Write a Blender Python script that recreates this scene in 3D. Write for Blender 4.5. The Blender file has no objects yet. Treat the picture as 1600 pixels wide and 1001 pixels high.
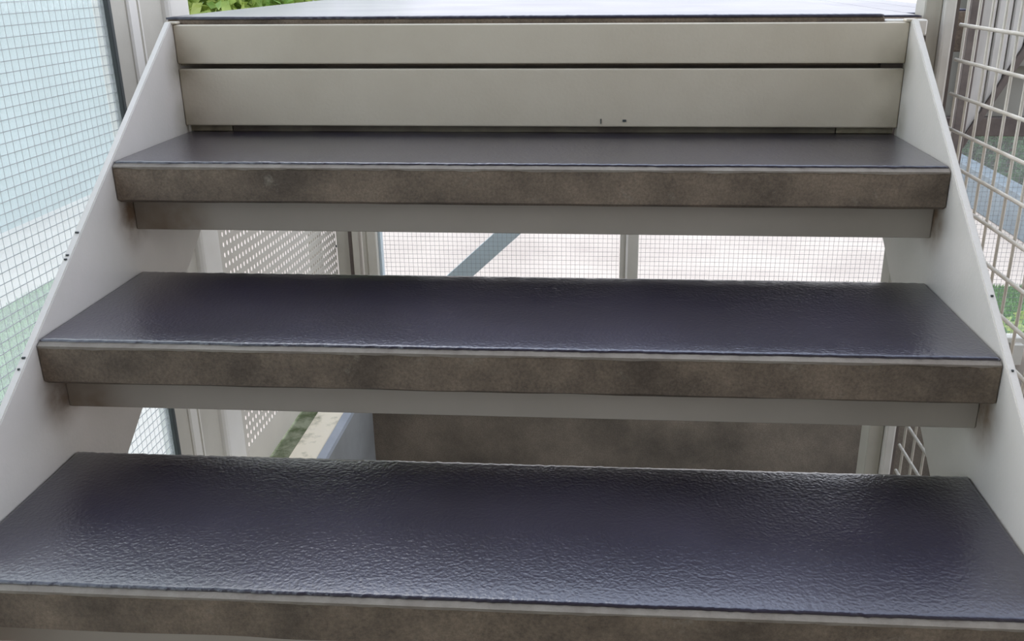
import bpy, bmesh, math, random
from mathutils import Vector, Matrix, noise
random.seed(7)
scn = bpy.context.scene
COL = scn.collection

# ------------------------------------------------------------------ camera, sky, sun, exposure
F_PX, PITCH, YAW, ROLL = 1470.0707, -0.3611, 0.0726, -0.0078
CAM = Vector((0.1172, -0.812, 0.6196)); PX, PY = 835.27, 507.36
cp, sp, cy, sy = math.cos(PITCH), math.sin(PITCH), math.cos(YAW), math.sin(YAW)
fwd = Vector((-sy*cp, cy*cp, sp)); rt = Vector((cy, sy, 0)); up = rt.cross(fwd)
r2 = rt*math.cos(ROLL) + up*math.sin(ROLL); u2 = -rt*math.sin(ROLL) + up*math.cos(ROLL)
cd = bpy.data.cameras.new('camera'); cam = bpy.data.objects.new('camera', cd); COL.objects.link(cam)
m = Matrix((r2, u2, -fwd)).transposed().to_4x4(); m.translation = CAM; cam.matrix_world = m
cd.sensor_fit = 'HORIZONTAL'; cd.sensor_width = 36.0; cd.lens = F_PX/1600*36
cd.shift_x = -(PX-800)/1600; cd.shift_y = (PY-500.5)/1600
cd.clip_start = 0.02; cd.clip_end = 200
scn.camera = cam

w = bpy.data.worlds.new('sky'); scn.world = w; w.use_nodes = True
nt = w.node_tree; nt.nodes.clear()
out = nt.nodes.new('ShaderNodeOutputWorld'); bg = nt.nodes.new('ShaderNodeBackground')
tc = nt.nodes.new('ShaderNodeTexCoord'); sx = nt.nodes.new('ShaderNodeSeparateXYZ'); rp = nt.nodes.new('ShaderNodeValToRGB')
nt.links.new(tc.outputs['Generated'], sx.inputs[0]); nt.links.new(sx.outputs['Z'], rp.inputs[0])
rp.color_ramp.elements[0].position = 0.0; rp.color_ramp.elements[0].color = (0.96, 0.96, 1.0, 1)
rp.color_ramp.elements[1].position = 0.8; rp.color_ramp.elements[1].color = (0.66, 0.77, 1.0, 1)
nt.links.new(rp.outputs[0], bg.inputs[0]); nt.links.new(bg.outputs[0], out.inputs[0])
bg.inputs[1].default_value = 1.8

sd = bpy.data.lights.new('sun', 'SUN'); sun = bpy.data.objects.new('sun', sd); COL.objects.link(sun)
sd.energy = 0.9; sd.angle = math.radians(40); sd.color = (1.0, 0.95, 0.86)
sun.rotation_euler = Vector((0.5, -0.45, -1.0)).to_track_quat('-Z', 'Y').to_euler()

scn.view_settings.view_transform = 'Standard'; scn.view_settings.look = 'None'
scn.view_settings.gamma = 1; scn.view_settings.use_curve_mapping = False
scn.view_settings.exposure = 0.34

# ------------------------------------------------------------------ materials
def mat(name, base, rough=0.5, metal=0.0, var=None, vscale=6.0, bump=0.0, bscale=60.0, stops=(0.35, 0.65),
        detail=6.0, spec=0.5, speck=None, grain=0.0, stretch=(1, 1, 1), bdist=0.002):
    M = bpy.data.materials.new(name); M.use_nodes = True
    t = M.node_tree; b = t.nodes['Principled BSDF']
    b.inputs['Roughness'].default_value = rough; b.inputs['Metallic'].default_value = metal
    b.inputs['Specular IOR Level'].default_value = spec
    b.inputs['Base Color'].default_value = (*base, 1)
    co = t.nodes.new('ShaderNodeTexCoord'); mp = t.nodes.new('ShaderNodeMapping'); mp.inputs['Scale'].default_value = stretch
    t.links.new(co.outputs['Object'], mp.inputs[0])
    last = None
    if var:
        n = t.nodes.new('ShaderNodeTexNoise'); n.inputs['Scale'].default_value = vscale; n.inputs['Detail'].default_value = detail
        n.inputs['Roughness'].default_value = 0.62
        t.links.new(mp.outputs[0], n.inputs['Vector'])
        r = t.nodes.new('ShaderNodeValToRGB'); e = r.color_ramp.elements
        e[0].position = stops[0]; e[0].color = (*var, 1); e[1].position = stops[1]; e[1].color = (*base, 1)
        t.links.new(n.outputs['Fac'], r.inputs[0]); last = r.outputs[0]
    if speck:
        scol, ssc, th = speck
        n2 = t.nodes.new('ShaderNodeTexNoise'); n2.inputs['Scale'].default_value = ssc; n2.inputs['Detail'].default_value = 9; n2.inputs['Roughness'].default_value = 0.7
        t.links.new(co.outputs['Object'], n2.inputs['Vector'])
        r2_ = t.nodes.new('ShaderNodeValToRGB'); e = r2_.color_ramp.elements
        e[0].position = th; e[0].color = (0, 0, 0, 1); e[1].position = th+0.12; e[1].color = (.8, .8, .8, 1)
        t.links.new(n2.outputs['Fac'], r2_.inputs[0])
        mx = t.nodes.new('ShaderNodeMix'); mx.data_type = 'RGBA'
        t.links.new(r2_.outputs[0], mx.inputs['Factor'])
        if last: t.links.new(last, mx.inputs['A'])
        else: mx.inputs['A'].default_value = (*base, 1)
        mx.inputs['B'].default_value = (*scol, 1); last = mx.outputs['Result']
    if grain and last:
        g = t.nodes.new('ShaderNodeTexNoise'); g.inputs['Scale'].default_value = 260; g.inputs['Detail'].default_value = 5; g.inputs['Roughness'].default_value = 0.8
        t.links.new(co.outputs['Object'], g.inputs['Vector'])
        mr = t.nodes.new('ShaderNodeMapRange'); mr.inputs[1].default_value = .3; mr.inputs[2].default_value = .7
        mr.inputs[3].default_value = 1-grain; mr.inputs[4].default_value = 1+grain; t.links.new(g.outputs['Fac'], mr.inputs[0])
        vm = t.nodes.new('ShaderNodeVectorMath'); vm.operation = 'SCALE'; t.links.new(last, vm.inputs[0]); t.links.new(mr.outputs[0], vm.inputs['Scale'])
        last = vm.outputs[0]
    if last: t.links.new(last, b.inputs['Base Color'])
    if bump:
        nb = t.nodes.new('ShaderNodeTexNoise'); nb.inputs['Scale'].default_value = bscale; nb.inputs['Detail'].default_value = 4
        t.links.new(co.outputs['Object'], nb.inputs['Vector'])
        bp = t.nodes.new('ShaderNodeBump'); bp.inputs['Strength'].default_value = bump; bp.inputs['Distance'].default_value = bdist
        t.links.new(nb.outputs['Fac'], bp.inputs['Height']); t.links.new(bp.outputs[0], b.inputs['Normal'])
    return M

M_WHITE = mat('white_paint', (0.655, 0.59, 0.475), 0.42, var=(0.57, 0.505, 0.395), vscale=3.0, bump=0.15, bscale=180, stops=(0.3, 0.6), speck=((0.30, 0.25, 0.18), 55, 0.76), spec=0.4)
M_UNDER = mat('shade_greyed_white_paint', (0.47, 0.425, 0.365), 0.5, var=(0.41, 0.37, 0.315), vscale=3.0, speck=((0.25, 0.2, 0.14), 55, 0.76), spec=0.3)  # grimier white paint, with the shade under the treads put into the colour
M_STRING = mat('stringer_paint', (0.70, 0.65, 0.595), 0.45, var=(0.60, 0.575, 0.51), vscale=2.2, bump=0.15, bscale=180, stops=(0.3, 0.6), speck=((0.25, 0.2, 0.15), 42, 0.77), spec=0.4)
def stain(M, pts, rad, col, amt):
    t = M.node_tree; b = t.nodes['Principled BSDF']; N = t.nodes.new; L = t.links.new
    src = b.inputs['Base Color'].links[0].from_socket
    co = N('ShaderNodeTexCoord'); nz = N('ShaderNodeTexNoise'); nz.inputs['Scale'].default_value = 30; nz.inputs['Detail'].default_value = 6
    L(co.outputs['Object'], nz.inputs['Vector'])
    for p in pts:
        d = N('ShaderNodeVectorMath'); d.operation = 'DISTANCE'; L(co.outputs['Object'], d.inputs[0]); d.inputs[1].default_value = p
        r = N('ShaderNodeMapRange'); r.inputs[1].default_value = rad; r.inputs[2].default_value = 0.0; r.inputs[3].default_value = 0; r.inputs[4].default_value = 1
        r.interpolation_type = 'SMOOTHSTEP'; L(d.outputs['Value'], r.inputs[0])
        ml = N('ShaderNodeMath'); ml.operation = 'MULTIPLY'; L(r.outputs[0], ml.inputs[0]); L(nz.outputs['Fac'], ml.inputs[1])
        m2 = N('ShaderNodeMath'); m2.operation = 'MULTIPLY'; m2.use_clamp = True; L(ml.outputs[0], m2.inputs[0]); m2.inputs[1].default_value = amt
        mx = N('ShaderNodeMix'); mx.data_type = 'RGBA'; L(m2.outputs[0], mx.inputs['Factor']); L(src, mx.inputs['A']); mx.inputs['B'].default_value = (*col, 1)
        src = mx.outputs['Result']
    L(src, b.inputs['Base Color'])
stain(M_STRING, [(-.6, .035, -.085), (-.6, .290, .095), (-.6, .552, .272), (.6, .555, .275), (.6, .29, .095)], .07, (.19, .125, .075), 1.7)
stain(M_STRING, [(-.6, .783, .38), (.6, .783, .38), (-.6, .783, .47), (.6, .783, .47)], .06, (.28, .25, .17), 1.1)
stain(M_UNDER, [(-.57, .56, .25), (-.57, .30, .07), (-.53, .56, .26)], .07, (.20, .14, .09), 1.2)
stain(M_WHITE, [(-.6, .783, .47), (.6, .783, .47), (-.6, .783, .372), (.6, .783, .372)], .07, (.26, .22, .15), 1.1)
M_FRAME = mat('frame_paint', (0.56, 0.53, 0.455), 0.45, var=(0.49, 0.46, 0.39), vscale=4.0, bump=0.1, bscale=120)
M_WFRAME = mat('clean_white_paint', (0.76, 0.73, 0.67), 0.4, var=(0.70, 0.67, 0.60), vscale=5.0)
M_CONC = mat('cast_concrete', (0.225, 0.174, 0.127), 0.75, var=(0.10, 0.077, 0.057), vscale=8.0, bump=0.5, bscale=120, stops=(0.38, 0.62), speck=((0.25, 0.22, 0.175), 26, 0.60), detail=9, grain=.35)
M_EDGE = mat('bare_concrete_edge', (0.27, 0.24, 0.20), 0.8, var=(0.2, 0.17, 0.14), vscale=22.0, bump=0.5, bscale=200)
M_WALLC = mat('stained_concrete', (0.26, 0.21, 0.155), 0.85, grain=.35, var=(0.115, 0.094, 0.07), vscale=3.5, bump=0.5, bscale=60, speck=((0.05, 0.04, 0.035), 24, 0.66), detail=9)
M_GREYC = mat('smooth_grey_render', (0.30, 0.30, 0.285), 0.7, var=(0.22, 0.22, 0.205), vscale=3.0, bump=0.2, bscale=60)
M_SILL = mat('coping_painted_sun', (0.92, 0.82, 0.63), 0.8, var=(0.34, 0.31, 0.18), vscale=9.0, bump=0.4, bscale=90, stops=(0.30, 0.45))  # cream raised so the colour itself carries the sunlight on the sill
M_MOSS = mat('mossy_strip', (0.30, 0.31, 0.20), 0.95, var=(0.10, 0.12, 0.05), vscale=16.0, bump=0.8, bscale=120, stops=(0.4, 0.6))
M_METAL = mat('blue_grey_flashing', (0.40, 0.42, 0.45), 0.55, var=(0.33, 0.35, 0.38), vscale=8)
M_BRACE = mat('blue_grey_paint', (0.52, 0.60, 0.63), 0.5, var=(0.47, 0.55, 0.58), vscale=8)
M_LOWW = mat('blue_grey_render', (0.17, 0.215, 0.24), 0.8, var=(0.12, 0.155, 0.175), vscale=3)
M_RUBBER = mat('dark_gasket', (0.05, 0.06, 0.06), 0.6)
M_BROWN = mat('brown_dirty_steel_and_shade', (0.15, 0.12, 0.10), 0.7, var=(0.09, 0.07, 0.06), vscale=12, bump=0.3)
M_DIRTY = mat('dirty_cream_filler', (0.36, 0.32, 0.23), 0.8, var=(0.2, 0.17, 0.12), vscale=30, bump=0.4, bscale=150)
M_DIRTG = mat('grimy_filler', (0.24, 0.215, 0.16), 0.85, var=(0.12, 0.1, 0.08), vscale=12, bump=0.4)
M_WIRE = mat('steel_wire', (0.20, 0.20, 0.20), 0.5)
M_ROD = mat('white_coated_rod', (0.64, 0.60, 0.52), 0.4, var=(0.50, 0.46, 0.38), vscale=14, bump=0.2, bscale=200)
M_BOARD = mat('white_cladding', (0.62, 0.59, 0.54), 0.55, var=(0.52, 0.49, 0.44), vscale=4, stretch=(6, 6, 1))
M_GREYW = mat('grey_green_wall', (0.30, 0.29, 0.25), 0.8, var=(0.25, 0.24, 0.2), vscale=3)
M_PAVE = mat('pale_paving', (0.62, 0.515, 0.425), 0.9, var=(0.50, 0.405, 0.335), vscale=0.9, bump=0.1, bscale=20)
M_SOIL = mat('lawn_soil', (0.16, 0.30, 0.07), 0.95, var=(0.11, 0.22, 0.05), vscale=3)
M_FLOOR = mat('grey_floor', (0.13, 0.12, 0.105), 0.85, var=(0.09, 0.08, 0.07), vscale=4, bump=0.3)
M_ROOF = mat('shade_roof_soffit', (0.16, 0.14, 0.12), 0.8, var=(0.12, 0.11, 0.1), vscale=2)
M_AQUA = mat('pale_aqua_render', (0.29, 0.38, 0.375), 0.8, var=(0.22, 0.30, 0.29), vscale=0.5, stretch=(1, 1, 2))
M_BARK = mat('bark', (0.12, 0.09, 0.06), 0.9, bump=0.5)
M_TRUNKW = mat('grass_blade', (0.12, 0.27, 0.05), 0.8, var=(0.08, 0.20, 0.035), vscale=2)

def leaf_mat(name, a, b):
    M = mat(name, a, 0.5, var=b, vscale=5, stops=(0.35, 0.6))
    t = M.node_tree; p = t.nodes['Principled BSDF']; o = t.nodes['Material Output']
    tr = t.nodes.new('ShaderNodeBsdfTranslucent'); mx = t.nodes.new('ShaderNodeMixShader'); mx.inputs[0].default_value = 0.45
    src = p.inputs['Base Color'].links[0].from_socket
    t.links.new(src, tr.inputs[0]); t.links.new(p.outputs[0], mx.inputs[1]); t.links.new(tr.outputs[0], mx.inputs[2])
    t.links.new(mx.outputs[0], o.inputs[0]); return M
M_LEAF = leaf_mat('bright_leaf', (0.55, 0.64, 0.20), (0.20, 0.36, 0.08))
M_HEDGE = leaf_mat('dark_leaf', (0.09, 0.22, 0.08), (0.03, 0.10, 0.03))

def coat_mat(name, strength):
    M = bpy.data.materials.new(name); M.use_nodes = True
    t = M.node_tree; b = t.nodes['Principled BSDF']; N = t.nodes.new; L = t.links.new
    co = N('ShaderNodeTexCoord')
    n = N('ShaderNodeTexNoise'); n.inputs['Scale'].default_value = 5; n.inputs['Detail'].default_value = 5
    L(co.outputs['Object'], n.inputs['Vector'])
    r = N('ShaderNodeValToRGB'); e = r.color_ramp.elements
    e[0].position = .3; e[0].color = (0.013, 0.0105, 0.024, 1); e[1].position = .7; e[1].color = (0.022, 0.0175, 0.038, 1)
    L(n.outputs['Fac'], r.inputs[0]); L(r.outputs[0], b.inputs['Base Color'])
    rr = N('ShaderNodeMapRange'); rr.inputs[3].default_value = 0.25; rr.inputs[4].default_value = 0.38
    L(n.outputs['Fac'], rr.inputs[0]); L(rr.outputs[0], b.inputs['Roughness'])
    b.inputs['Specular IOR Level'].default_value = 0.6; b.inputs['IOR'].default_value = 1.6; b.inputs['Coat Weight'].default_value = 1.0; b.inputs['Coat Roughness'].default_value = 0.2; b.inputs['Coat IOR'].default_value = 1.45
    fine = N('ShaderNodeTexNoise'); fine.inputs['Scale'].default_value = 260; fine.inputs['Detail'].default_value = 2.5
    L(co.outputs['Object'], fine.inputs['Vector'])
    vo = N('ShaderNodeTexVoronoi'); vo.inputs['Scale'].default_value = 200; vo.feature = 'SMOOTH_F1'
    L(co.outputs['Object'], vo.inputs['Vector'])
    big = N('ShaderNodeTexNoise'); big.inputs['Scale'].default_value = 45; big.inputs['Detail'].default_value = 2
    L(co.outputs['Object'], big.inputs['Vector'])
    a = N('ShaderNodeMath'); a.operation = 'MULTIPLY_ADD'; a.inputs[1].default_value = 0.55
    L(vo.outputs['Distance'], a.inputs[0]); L(fine.outputs['Fac'], a.inputs[2])
    c = N('ShaderNodeMath'); c.operation = 'MULTIPLY_ADD'; c.inputs[1].default_value = 0.25
    L(big.outputs['Fac'], c.inputs[0]); L(a.outputs[0], c.inputs[2])
    bp = N('ShaderNodeBump'); bp.inputs['Strength'].default_value = strength; bp.inputs['Distance'].default_value = 0.0012
    L(c.outputs[0], bp.inputs['Height']); L(bp.outputs[0], b.inputs['Normal']); L(bp.outputs[0], b.inputs['Coat Normal'])
    return M
M_COAT = coat_mat('slate_nonslip_paint', 0.45)
M_COATL = coat_mat('slate_landing_paint', 0.3); M_COATL.node_tree.nodes['Principled BSDF'].inputs['Coat Weight'].default_value = 0.15

def glass_mat(name, tint, ripple, frost):
    """thin ripple glass: a clear see-through share, a frosted share and a mirror share by Fresnel"""
    M = bpy.data.materials.new(name); M.use_nodes = True
    t = M.node_tree; t.nodes.clear(); N = t.nodes.new; L = t.links.new
    o = N('ShaderNodeOutputMaterial'); co = N('ShaderNodeTexCoord')
    mp = N('ShaderNodeMapping'); mp.inputs['Scale'].default_value = (1, 1, 0.8)
    L(co.outputs['Object'], mp.inputs[0])
    n = N('ShaderNodeTexNoise'); n.inputs['Scale'].default_value = 45; n.inputs['Detail'].default_value = 2
    L(mp.outputs[0], n.inputs['Vector'])
    bp = N('ShaderNodeBump'); bp.inputs['Strength'].default_value = ripple; bp.inputs['Distance'].default_value = 0.002
    L(n.outputs['Fac'], bp.inputs['Height'])
    tr = N('ShaderNodeBsdfTransparent'); tr.inputs[0].default_value = (*tint, 1)
    rf = N('ShaderNodeBsdfTranslucent'); rf.inputs['Color'].default_value = (*tint, 1); L(bp.outputs[0], rf.inputs['Normal'])
    mx = N('ShaderNodeMixShader'); mx.inputs[0].default_value = frost
    L(tr.outputs[0], mx.inputs[1]); L(rf.outputs[0], mx.inputs[2])
    gl = N('ShaderNodeBsdfGlossy'); gl.inputs['Roughness'].default_value = 0.12; L(bp.outputs[0], gl.inputs['Normal'])
    lw = N('ShaderNodeLayerWeight'); lw.inputs['Blend'].default_value = 0.5
    pw = N('ShaderNodeMath'); pw.operation = 'POWER'; pw.inputs[1].default_value = 5.0; L(lw.outputs['Facing'], pw.inputs[0])
    fr = N('ShaderNodeMapRange'); fr.inputs[3].default_value = 0.03; fr.inputs[4].default_value = 0.6; L(pw.outputs[0], fr.inputs[0])
    m2 = N('ShaderNodeMixShader'); L(fr.outputs[0], m2.inputs[0]); L(mx.outputs[0], m2.inputs[1]); L(gl.outputs[0], m2.inputs[2])
    L(m2.outputs[0], o.inputs[0]); return M
M_GLASSL = glass_mat('rippled_wired_glass', (0.95, 0.985, 0.98), 0.6, 0.24)
M_GLASSF = glass_mat('wired_glass', (0.98, 0.99, 0.985), 0.2, 0.04)

# ------------------------------------------------------------------ helpers
def box(bm, x0, x1, y0, y1, z0, z1, bev=0.0, seg=1):
    g = bmesh.ops.create_cube(bm, size=1.0)['verts']
    for v in g:
        v.co = Vector((x0+(v.co.x+.5)*(x1-x0), y0+(v.co.y+.5)*(y1-y0), z0+(v.co.z+.5)*(z1-z0)))
    if bev:
        ed = list({e for v in g for e in v.link_edges})
        bmesh.ops.bevel(bm, geom=ed, offset=bev, segments=seg, affect='EDGES', profile=0.6)
def prism(bm, poly, x0, x1):
    """poly in (y, z), swept along x"""
    a = [bm.verts.new((x0, y, z)) for y, z in poly]; b = [bm.verts.new((x1, y, z)) for y, z in poly]
    bm.faces.new(a); bm.faces.new(list(reversed(b)))
    n = len(poly)
    for i in range(n): bm.faces.new((a[i], b[i], b[(i+1) % n], a[(i+1) % n]))
    bmesh.ops.recalc_face_normals(bm, faces=bm.faces)
def tube(bm, a, b, r, n=6):
    a, b = Vector(a), Vector(b); d = (b-a).normalized(); u = d.orthogonal().normalized(); v = d.cross(u)
    A = [bm.verts.new(a+u*r*math.cos(t)+v*r*math.sin(t)) for t in [2*math.pi*i/n for i in range(n)]]
    B = [bm.verts.new(c.co+(b-a)) for c in A]
    for i in range(n): bm.faces.new((A[i], A[(i+1) % n], B[(i+1) % n], B[i]))
    bm.faces.new(list(reversed(A))); bm.faces.new(B)
def obj(name, bm, m_, parent=None, smooth=False):
    me = bpy.data.meshes.new(name); bm.to_mesh(me); bm.free()
    if smooth:
        for p in me.polygons: p.use_smooth = True
    me.materials.append(m_)
    o = bpy.data.objects.new(name, me); COL.objects.link(o)
    if parent: o.parent = parent
    return o
def B(name, m_, parent, *d, bev=0.0, seg=1):
    bm = bmesh.new(); box(bm, *d, bev=bev, seg=seg); return obj(name, bm, m_, parent)
def thing(name, label, cat, group=None):
    o = bpy.data.objects.new(name, None); COL.objects.link(o); o['label'] = label; o['category'] = cat
    o.empty_display_size = 0.1
    if group: o['group'] = group
    return o
def tag(o, label, cat, group=None):
    o['label'] = label; o['category'] = cat
    if group: o['group'] = group
    return o
def struct(o): o['kind'] = 'structure'; return o

# ------------------------------------------------------------------ setting: ground, well, parapets
GZ = -2.6
bm = bmesh.new()
for x0, x1, y0, y1 in ((-40, 40, 9.1, 60), (-40, -6.0, -20, 9.1), (4.75, 40, -20, 9.1), (-3.6, 2.7, -20, 9.1)):
    vs = [bm.verts.new(c) for c in ((x0, y0, GZ), (x1, y0, GZ), (x1, y1, GZ), (x0, y1, GZ))]; bm.faces.new(vs)
struct(obj('ground', bm, M_PAVE))
struct(B('kerb_strip', M_GREYC, None, 4.70, 4.80, 2.9, 9.1, GZ-.05, GZ+.05))
for nm, lab, lx0, lx1 in (('lawn', 'bright green lawn beyond the ripple glass at left', -6.0, -3.6), ('lawn', 'bright green lawn beyond the rod grid at right', 2.7, 4.7)):
    bm = bmesh.new()
    vs = [bm.verts.new(c) for c in ((lx0, -8, GZ), (lx1, -8, GZ), (lx1, 9.1, GZ), (lx0, 9.1, GZ))]; bm.faces.new(vs)
    for i in range(14000):
        x = random.uniform(lx0+.03, lx1-.03); y = 9.05-6.8*random.random()**1.3
        a = random.uniform(0, math.pi); h = random.uniform(.03, .07); c, s = math.cos(a)*.010, math.sin(a)*.010
        dx, dy = random.uniform(-.02, .02), random.uniform(-.02, .02)
        bm.faces.new([bm.verts.new(q) for q in ((x-c, y-s, GZ), (x+c, y+s, GZ), (x+dx, y+dy, GZ+h))])
    lawn = obj(nm, bm, M_TRUNKW); lawn['kind'] = 'stuff'
    tag(lawn, lab, 'grass')

struct(B('floor', M_FLOOR, None, -.72, 2.295, -2.19, 2.325, -1.78, -1.62))
# left parapet with sill; far concrete wall; right parapet
wl = struct(B('wall_left', M_GREYC, None, -.915, -.725, -2.19, 2.329, -2.6, -.815))
B('coping', M_SILL, wl, -.842, -.7505, -2.19, 2.329, -.8145, -.80, bev=.002)
B('moss_strip', M_MOSS, wl, -.915, -.8425, -2.19, 2.329, -.8145, -.803)
B('flashing', M_METAL, wl, -.750, -.722, -2.19, 2.329, -.8145, -.797)
struct(B('wall_far', M_WALLC, None, -.915, 2.5, 2.33, 2.80, -2.6, -.80, bev=.006))
struct(B('wall_right', M_GREYC, None, 2.3, 2.49, -2.19, 2.329, -2.6, -.80))
# unseen wall and roof slab, added behind the camera to shade the stairs
struct(B('shade_wall_back', M_WALLC, None, -1.6, 3.2, -2.4, -2.2, -2.6, 2.89))
struct(B('shade_roof', M_ROOF, None, -1.6, 3.2, -2.4, -.3, 2.9, 3.05))

# ------------------------------------------------------------------ staircase
G, R, D, T = 0.2583, 0.1795, 0.2963, 0.0599
stair = thing('staircase', 'open-riser white steel staircase with dark coated concrete treads, filling the frame', 'staircase')
def stringer_bm(x0, x1):
    bm = bmesh.new()
    s = R/G; f = lambda y: s*y+.002
    b = lambda y: .184+.702*(y-.787)
    yb = -2.17
    prism(bm, [(yb, f(yb)), (yb, -1.62), (-1.783, -1.62), (.797, b(.797)), (.797, .541), (.779, .5425)], x0, x1)
    bmesh.ops.bevel(bm, geom=list(bm.edges), offset=.0015, segments=2, affect='EDGES')
    return bm
obj('stringer', stringer_bm(-.611, -.600), M_STRING, stair)
obj('stringer', stringer_bm(.600, .611), M_STRING, stair)

def tread_bm(y, z, depth):
    """cast slab: chamfered nose, arris at the foot, faces slightly uneven"""
    bm = bmesh.new(); n = 60; hw = .5985
    prof = [(y-.002, z-.009), (y+.0045, z-.0025), (y+depth, z-.0025), (y+depth, z-T), (y+.006, z-T), (y-.0015, z-T+.005)]
    rows = []
    for i in range(n+1):
        x = -hw+2*hw*i/n; row = []
        for k, (yy, zz) in enumerate(prof):
            j = noise.noise(Vector((x*14, k*3.1, z*9)))*(.0012 if k in (0, 1, 4, 5) else 0)
            row.append(bm.verts.new((x, yy+j, zz+(j*.6 if k in (0, 4, 5) else 0))))
        rows.append(row)
    m_ = len(prof)
    for i in range(n):
        for k in range(m_):
            bm.faces.new((rows[i][k], rows[i+1][k], rows[i+1][(k+1) % m_], rows[i][(k+1) % m_]))
    bm.faces.new(list(reversed(rows[0]))); bm.faces.new(rows[-1])
    bmesh.ops.recalc_face_normals(bm, faces=bm.faces)
    return bm
def coat_bm(y0, y1, z, x0, x1, th=.003, seed=0., rag=.0012, lip=True):
    """poured paint film with ragged front and rear edges and a gently rolling surface"""
    bm = bmesh.new(); n = int((x1-x0)/.004); ks = [0, .02, .12, .3, .5, .7, .88, .985, 1]
    rows = []
    for i in range(n+1):
        x = x0+(x1-x0)*i/n; row = []
        jf = noise.noise(Vector((x*130, seed, 0)))*rag + noise.noise(Vector((x*16, seed, 2)))*rag
        jb = noise.noise(Vector((x*110, seed, 5)))*rag*1.6
        ya, yb = y0+jf, y1+jb
        row.append(bm.verts.new((x, ya+.0006, z-.0025)))
        for k in ks:
            yy = ya+(yb-ya)*k
            h = z+(th-.0025)*(0.55 if k in (0, 1) else 1)+noise.noise(Vector((x*22, yy*22, seed)))*.00025
            if k in (0, 1) or k == .02: h += noise.noise(Vector((x*150, k, seed)))*.0005
            row.append(bm.verts.new((x, yy, h)))
        row.append(bm.verts.new((x, yb, z-.0025)))
        rows.append(row)
    for i in range(n):
        for k in range(len(rows[0])-1):
            bm.faces.new((rows[i][k], rows[i+1][k], rows[i+1][k+1], rows[i][k+1]))
    bm.faces.new(list(rows[0])); bm.faces.new(list(reversed(rows[-1])))
    bmesh.ops.recalc_face_normals(bm, faces=bm.faces)
    return bm
def edge_bm(y, z):
    bm = bmesh.new(); n = 150; rows = []
    for i in range(n+1):
        x = -.598+1.196*i/n
        j = noise.noise(Vector((x*60, z*7, 1)))*.0012+noise.noise(Vector((x*9, z*7, 4)))*.0012
        rows.append([bm.verts.new(q) for q in ((x, y-.0026, z-.0085+j*1.3), (x, y-.0024, z-.0055), (x, y+.0035, z-.0018), (x, y+.009, z-.0018), (x, y+.009, z-.006), (x, y+.002, z-.009))])
    for i in range(n):
        for k in range(6):
            bm.faces.new((rows[i][k], rows[i+1][k], rows[i+1][(k+1) % 6], rows[i][(k+1) % 6]))
    bm.faces.new(list(rows[0])); bm.faces.new(list(reversed(rows[-1])))
    bmesh.ops.recalc_face_normals(bm, faces=bm.faces); return bm
for k in range(3):
    y, z = k*G, k*R
    tr = obj('tread', tread_bm(y, z, D-.001), M_CONC, stair)
    e = obj('nose_edge', edge_bm(y, z), M_EDGE, tr); e['label'] = 'paler bare concrete arris along the nose'
    c = obj('nonslip_coating', coat_bm(y+.0035, y+D-.0005, z-.0004, -.5975, .5975, .004, seed=k*7.3), M_COAT, tr, smooth=True)
    c['label'] = 'glossy slate-grey textured paint coating'
    # steel angle under the tread
    bm = bmesh.new(); prism(bm, [(y+.043, z-.112), (y+.049, z-.112), (y+.049, z-T-.007), (y+.093, z-T-.007), (y+.093, z-T-.001), (y+.043, z-T-.001)], -.5995, .5995)
    bmesh.ops.bevel(bm, geom=list(bm.edges), offset=.001, segments=1, affect='EDGES')
    obj('support_angle', bm, M_UNDER, stair)
# riser plates above the top tread
B('riser_plate', M_WHITE, stair, -.5995, .5995, .783, .795, .4745, .5375, bev=.003, seg=3)
B('riser_plate', M_WHITE, stair, -.5995, .5995, .783, .795, .372, .4665, bev=.003, seg=3)
for sx_ in (-1, 1):
    a, b = sorted((sx_*.6105, sx_*.592)); B('weld_bead', M_WHITE, stair, a, b, .7795, .7985, .5385, .5425, bev=.0018, seg=3)
    a, b = sorted((sx_*.598, sx_*(.524 if sx_ < 0 else .506))); B('filler_strip', M_DIRTY, stair, a, b, .797, .8105, .3605, .3712, bev=.001)
for y_, sd_, w_, h_ in ((.405, -1, .004, .0012), (.372, -1, .003, .0010), (.366, -1, .003, .0010), (.236, -1, .0035, .0018), (.222, -1, .002, .0012), (.335, 1, .0025, .0012), (.245, 1, .002, .0012)):
    zz = R/G*y_+.002; xs = sd_*.6058
    B('paint_chip', M_RUBBER, stair, xs-w_*.6, xs+w_*.6, y_-.0012, y_+.001, zz-h_, zz+.0012)
B('gap_filler', M_DIRTG, stair, -.522, .504, .799, .8105, .3605, .3716)
for x, z, dx, dz in ((.115, .3815, .0008, .004), (.154, .3825, .003, .0018)):
    B('paint_chip', M_RUBBER, stair, x-dx, x+dx, .7815, .7835, z-dz, z+dz)

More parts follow.
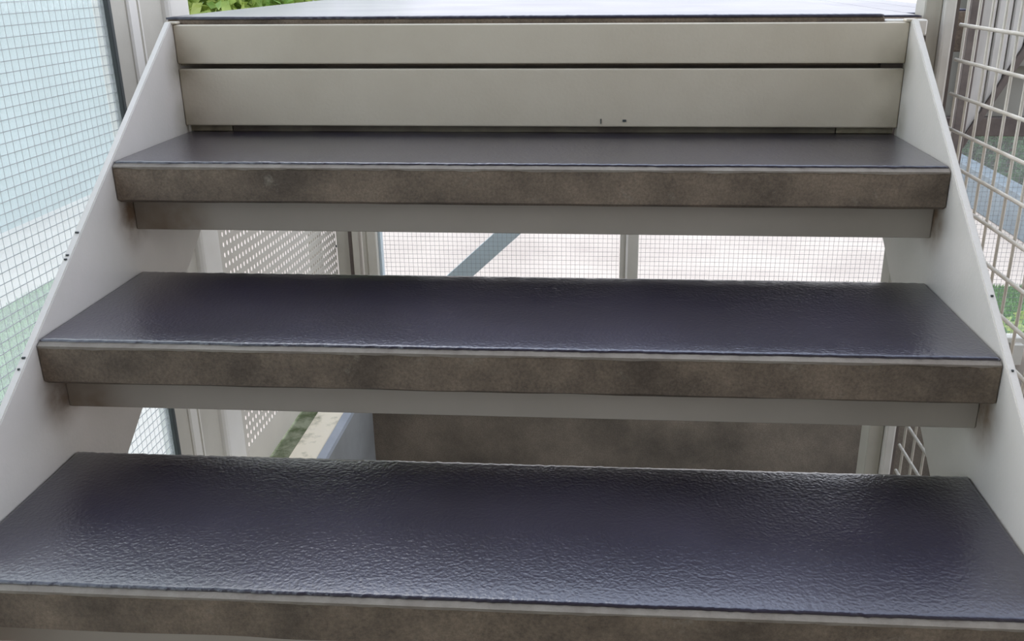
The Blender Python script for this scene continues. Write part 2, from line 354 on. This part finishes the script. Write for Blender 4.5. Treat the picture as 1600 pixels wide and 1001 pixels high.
# ------------------------------------------------------------------ landing
land = thing('landing', 'dark grey glossy landing slab at the top of the stairs', 'landing')
B('slab', M_CONC, land, -.616, .565, .8005, 2.2, .47, .5465, bev=.003)
obj('nonslip_coating', coat_bm(.7985, 2.198, .5475, -.616, .562, .004, seed=31., rag=.0015), M_COATL, land, smooth=True)
B('side_slab', M_CONC, land, .5665, .632, .829, 2.2, .47, .5425, bev=.002)
obj('side_coating', coat_bm(.832, 2.198, .5445, .567, .631, .0035, seed=41.), M_COATL, land, smooth=True)
B('rear_slab', M_CONC, land, .6325, .714, .915, 2.2, .47, .5425, bev=.002)
B('rear_slab', M_CONC, land, .7145, .788, 1.06, 2.2, .47, .5425, bev=.002)
obj('side_coating', coat_bm(1.061, 2.198, .5445, .7145, .787, .0035, seed=61.), M_COATL, land, smooth=True)
obj('side_coating', coat_bm(.916, 2.198, .5445, .6325, .714, .0035, seed=51.), M_COATL, land, smooth=True)
B('edge_flange', M_WFRAME, land, .5665, .632, .800, .828, .516, .5405, bev=.002)
B('packer', M_BROWN, land, .5665, .632, .8005, .828, .45, .5155)
B('beam', M_BROWN, land, -.616, .632, .814, .826, .20, .4695)
B('beam', M_WHITE, land, -.616, .632, 2.10, 2.16, .25, .4695)

# ------------------------------------------------------------------ left screen: wired glass, posts, perforated sheet
XL = -.90
gl = thing('glazed_screen', 'wired ripple-glass panel left of the stairs in a beige frame', 'glass panel')
B('pane', M_GLASSL, gl, XL-.004, XL+.003, -2.18, 1.138, -.80, 1.75)
bm = bmesh.new()
z = -.78
while z < 1.74: tube(bm, (XL-.0005, -2.18, z), (XL-.0005, 1.137, z), .0009, 4); z += .0188
y = -.35
while y < 1.135: tube(bm, (XL-.0005, y, -.79), (XL-.0005, y, 1.74), .0005, 4); y += .0205
wm = obj('wire_mesh', bm, M_WIRE, gl); wm['kind'] = 'stuff'
B('gasket', M_RUBBER, gl, XL-.01, XL+.012, 1.1385, 1.152, -.797, 1.75, bev=.002)
B('stile', M_FRAME, gl, XL-.03, XL+.010, 1.1525, 1.216, -.797, 1.75, bev=.002)
B('bevel_bead', M_WFRAME, gl, XL-.03, XL+.016, 1.2165, 1.258, -.797, 1.75, bev=.004)
B('rail', M_FRAME, gl, XL-.03, XL+.010, -2.18, 1.216, 1.7505, 1.80)
pp = thing('corner_post', 'cream steel post between the ripple glass and the perforated panel', 'post')
B('web', M_FRAME, pp, XL-.03, XL-.004, 1.259, 1.415, -.797, 1.75)
B('rib', M_WFRAME, pp, XL-.0035, XL+.004, 1.288, 1.294, -.797, 1.75)
bm = bmesh.new(); box(bm, XL-.05, XL+.012, 1.4155, 1.545, -.797, 1.75, bev=.025, seg=5); obj('round_post', bm, M_WFRAME, pp, smooth=False)

def perf_sheet(y0, z0, ny, nz, py, pz, a, b):
    bm = bmesh.new()
    for i in range(ny):
        off = -i*.001
        for j in range(nz):
            cy_, cz = y0+(i+.5)*py, z0+(j+.5)*pz+off
            o = [bm.verts.new((0, cy_+sx_*py/2, cz+sz*pz/2)) for sx_, sz in ((-1, -1), (0, -1), (1, -1), (1, 0), (1, 1), (0, 1), (-1, 1), (-1, 0))]
            h = [bm.verts.new((0, cy_+a*math.cos(t), cz+b*math.sin(t))) for t in [math.radians(-135+45*q) for q in range(8)]]
            for q in range(8): bm.faces.new((o[q], o[(q+1) % 8], h[(q+1) % 8], h[q]))
    bmesh.ops.remove_doubles(bm, verts=bm.verts, dist=1e-5)
    return bm
M_PERF = mat('shaded_perforated_paint', (0.60, 0.56, 0.48), 0.5, var=(0.55, 0.51, 0.44), vscale=4)  # white sheet toned down, its shade is part of this colour
pf = thing('perforated_panel', 'white perforated metal sheet standing on the mossy sill at left', 'metal panel')
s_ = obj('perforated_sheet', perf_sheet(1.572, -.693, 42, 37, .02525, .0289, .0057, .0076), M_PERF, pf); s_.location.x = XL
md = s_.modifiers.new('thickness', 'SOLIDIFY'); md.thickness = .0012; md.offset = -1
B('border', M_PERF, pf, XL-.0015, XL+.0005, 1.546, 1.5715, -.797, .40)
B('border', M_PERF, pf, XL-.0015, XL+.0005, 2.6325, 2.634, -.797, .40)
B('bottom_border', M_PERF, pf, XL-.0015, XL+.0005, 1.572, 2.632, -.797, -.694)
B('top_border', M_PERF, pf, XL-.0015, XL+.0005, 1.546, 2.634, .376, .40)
for y, z in ((2.622, -.372), (1.965, -.742)):
    B('screw', M_RUBBER, pf, XL+.0006, XL+.005, y-.005, y+.005, z-.005, z+.005, bev=.002, seg=2)

# ------------------------------------------------------------------ far wired-glass screen
YF = 2.66
fs = thing('far_glazed_screen', 'wired-glass screen on the far concrete wall, seen between the treads', 'glass panel')
for x0, x1 in ((-.722, .191), (.264, 2.3)):
    B('pane', M_GLASSF, fs, x0, x1, YF-.003, YF+.003, -.70, .06)
for x0, x1 in ((-.72, .19), (.265, 2.3)):
    bm = bmesh.new(); z = -.69
    while z < .055: tube(bm, (x0, YF, z), (x1, YF, z), .0006, 4); z += .0175
    x = x0+.008
    while x < x1: tube(bm, (x, YF, -.70), (x, YF, .06), .0006, 4); x += .0175
    wm = obj('wire_mesh', bm, M_WIRE, fs); wm['kind'] = 'stuff'
B('mullion', M_FRAME, fs, .193, .262, YF-.05, YF+.02, -.70, .06, bev=.003)
B('mullion_rib', M_WFRAME, fs, .214, .222, YF-.056, YF-.0505, -.70, .06)
B('stile', M_FRAME, fs, -.789, -.772, YF-.05, YF+.02, -.798, .06, bev=.002)
B('stile', M_FRAME, fs, -.770, -.733, YF-.06, YF+.02, -.798, .06, bev=.003)
B('gasket', M_BRACE, fs, -.7325, -.7235, YF-.03, YF+.01, -.70, .06)
B('bottom_rail', M_FRAME, fs, -.7325, 2.3, YF-.03, YF+.02, -.745, -.701, bev=.003)
B('top_rail', M_BROWN, fs, -.7325, 2.3, YF-.05, YF+.03, .0605, .125, bev=.003)
B('end_stile', M_FRAME, fs, -.8985, -.845, YF-.025, YF+.02, -.798, .06, bev=.002)
B('end_rib', M_BROWN, fs, -.8445, -.830, YF-.045, YF+.02, -.798, .06)
B('end_rib', M_FRAME, fs, -.8295, -.806, YF-.05, YF+.02, -.798, .06, bev=.002)
for x in (0.0, .9, 1.7): B('foot', M_FRAME, fs, x-.02, x+.02, YF-.06, YF-.0305, -.80, -.72)
br = thing('diagonal_brace', 'blue-grey flat steel brace leaning behind the far wired glass', 'brace')
bm = bmesh.new()
a0, a1 = (-.70, -.76), (.40, .25)
dx, dz = .052, -.0
vs = []
for yy in (2.72, 2.735):
    vs.append([bm.verts.new((a0[0]-dx, yy, a0[1])), bm.verts.new((a0[0]+dx, yy, a0[1])), bm.verts.new((a1[0]+dx, yy, a1[1])), bm.verts.new((a1[0]-dx, yy, a1[1]))])
bm.faces.new(vs[0]); bm.faces.new(list(reversed(vs[1])))
for i in range(4): bm.faces.new((vs[0][i], vs[1][i], vs[1][(i+1) % 4], vs[0][(i+1) % 4]))
bmesh.ops.recalc_face_normals(bm, faces=bm.faces)
obj('bar', bm, M_BRACE, br)
B('foot_plate', M_BRACE, br, -.78, -.62, 2.695, 2.76, -.80, -.76)

# ------------------------------------------------------------------ right: post, rod grid
rp_ = thing('right_post', 'cream steel post at the right of the landing beside the rod grid', 'post')
B('web', M_FRAME, rp_, .640, .6680, .850, .900, -1.62, 2.0, bev=.002)
B('flange', M_WFRAME, rp_, .6685, .6870, .837, .900, -1.62, 2.0, bev=.004, seg=2)
B('seam', M_BROWN, rp_, .6872, .6920, .840, .900, -1.62, 2.0)
gr = thing('rod_grid', 'white-coated welded rod grid panel right of the stairs', 'mesh panel')
bm = bmesh.new(); tube(bm, (0, 0, -.98), (0, 0, 1.45), .0025, 8); v0 = obj('vertical_rod', bm, M_ROD, gr, smooth=True)
v0.location = (.6992, .824, 0)
for i in range(1, 42):
    o = v0.copy(); COL.objects.link(o); o.parent = gr; o.location.y = .824-i*.0519
bm = bmesh.new(); tube(bm, (0, -1.32, 0), (0, .831, 0), .0030, 8); h0 = obj('horizontal_rod', bm, M_ROD, gr, smooth=True)
h0.location = (.6937, 0, .5307-22*.0546)
for i in range(1, 36):
    o = h0.copy(); COL.objects.link(o); o.parent = gr; o.location.z = .5307+(i-22)*.0546

# ------------------------------------------------------------------ cladding and wall seen through the grid
cl = thing('cladding', 'white vertical board cladding with a slanting foot behind the rod grid', 'cladding')
edge = lambda x: .09+(x-1.386)*2.0
x = 1.372
for i in range(16):
    x0, x1 = x, x+.046
    bm = bmesh.new(); n = [bm.verts.new(q) for q in ((x0, 2.58, edge(x0)), (x1, 2.58, edge(x1)), (x1, 2.58, 1.9), (x0, 2.58, 1.9))]
    if edge(x1) > 1.85: bm.free(); break
    f = bm.faces.new(n); r_ = bmesh.ops.extrude_face_region(bm, geom=[f])
    for v in [g for g in r_['geom'] if isinstance(g, bmesh.types.BMVert)]: v.co.y += .02
    bmesh.ops.recalc_face_normals(bm, faces=bm.faces)
    bmesh.ops.bevel(bm, geom=list(bm.edges), offset=.004, segments=1, affect='EDGES')
    obj('board', bm, M_BOARD, cl); x += .052
B('backing', M_GREYW, cl, 1.366, 2.3, 2.602, 2.615, .30, 1.9)
bm = bmesh.new()
for yy in (2.57, 2.60):
    [bm.verts.new(q) for q in ((1.36, yy, .0+.04), (1.36, yy, .0+.0), (2.2, yy, edge(2.2)-.09), (2.2, yy, edge(2.2)-.01))]
vv = list(bm.verts); bm.faces.new(vv[:4]); bm.faces.new(list(reversed(vv[4:])))
for i in range(4): bm.faces.new((vv[i], vv[4+i], vv[4+(i+1) % 4], vv[(i+1) % 4]))
bmesh.ops.recalc_face_normals(bm, faces=bm.faces)
obj('slanting_shadow_band', bm, M_BROWN, cl)  # brown band stands in for the shadow below the slanting boards
struct(B('wall_right_far', M_GREYW, None, 1.30, 2.5, 2.64, 2.70, .126, 1.9))
tag(B('dark_recess_strip', M_BROWN, None, 1.318, 1.358, 2.53, 2.56, -.798, 1.9, bev=.003), 'narrow brown strip standing in for a dark recess left of the white board cladding', 'post')  # solid brown strip imitates the darkness of a recess

# ------------------------------------------------------------------ outside: aqua wall, low wall, foliage
tag(B('boundary_wall', M_AQUA, None, -8.2, -7.8, 2, 40, GZ, 1.4), 'pale blue-green wall beyond the ripple glass at left', 'wall')
tag(B('low_wall', M_LOWW, None, 5.35, 5.6, 6, 17, GZ, GZ+.55, bev=.02), 'low blue-grey garden wall beyond the rod grid', 'wall')

def foliage(name, label, cat, blobs, n, size, mt, stems, seed):
    rnd = random.Random(seed); root = thing(name, label, cat)
    bm = bmesh.new()
    for i in range(n):
        c, r = blobs[rnd.randrange(len(blobs))]
        d = Vector((rnd.gauss(0, 1), rnd.gauss(0, 1), rnd.gauss(0, 1))).normalized()*(rnd.random()**.4)
        p = Vector(c)+Vector((d.x*r[0], d.y*r[1], d.z*r[2]))
        L = size*rnd.uniform(.6, 1.3); W_ = L*.32
        u = Vector((rnd.gauss(0, 1), rnd.gauss(0, 1), rnd.gauss(0, .7)-.3)).normalized(); v = u.orthogonal().normalized()
        v.rotate(Matrix.Rotation(rnd.uniform(0, 6.28), 3, u)); nn = u.cross(v)
        q = [bm.verts.new(p+a) for a in (Vector(), u*L*.45+v*W_+nn*L*.06, u*L, u*L*.45-v*W_+nn*L*.06)]
        bm.faces.new((q[0], q[1], q[2])); bm.faces.new((q[0], q[2], q[3]))
    f = obj('foliage', bm, mt, root); f['kind'] = 'stuff'
    for a, b, r in stems:
        bm = bmesh.new(); tube(bm, a, b, r, 7); obj('stem', bm, M_BARK, root)
    return root
foliage('leafy_shrub', 'sunlit yellow-green shrub beyond the landing at top left', 'shrub',
        [((-1.38, 3.3, .50), (.20, .25, .30)), ((-1.62, 3.35, .55), (.18, .22, .3)), ((-1.5, 3.5, .8), (.3, .25, .2)), ((-1.2, 3.5, .55), (.25, .3, .3)), ((-.95, 3.7, .5), (.25, .3, .3)), ((-1.3, 3.6, .1), (.18, .2, .3))],
        5000, .065, M_LEAF, [((-1.3, 3.6, GZ), (-1.25, 3.5, .5), .03), ((-1.25, 3.6, GZ), (-1.0, 3.7, .5), .022)], 3)
foliage('hedge', 'dark green hedge behind the low blue-grey wall', 'hedge',
        [((6.5+.15*math.sin(i), 8+i*.8, GZ+.7), (.55, .6, 1.15)) for i in range(12)], 16000, .14, M_HEDGE,
        [((6.5, 8+i*1.6, GZ), (6.5, 8+i*1.6, GZ+1.2), .05) for i in range(6)], 5)
foliage('garden_bush', 'small bright green bush just outside the far wall at right', 'bush',
        [((2.1, 3.3, -1.15), (.35, .3, .30)), ((2.5, 3.4, -1.2), (.35, .3, .3))], 2200, .06, M_LEAF,
        [((2.1, 3.3, GZ), (2.1, 3.3, -1.1), .02), ((2.15, 3.3, GZ), (2.5, 3.4, -1.2), .02)], 9)
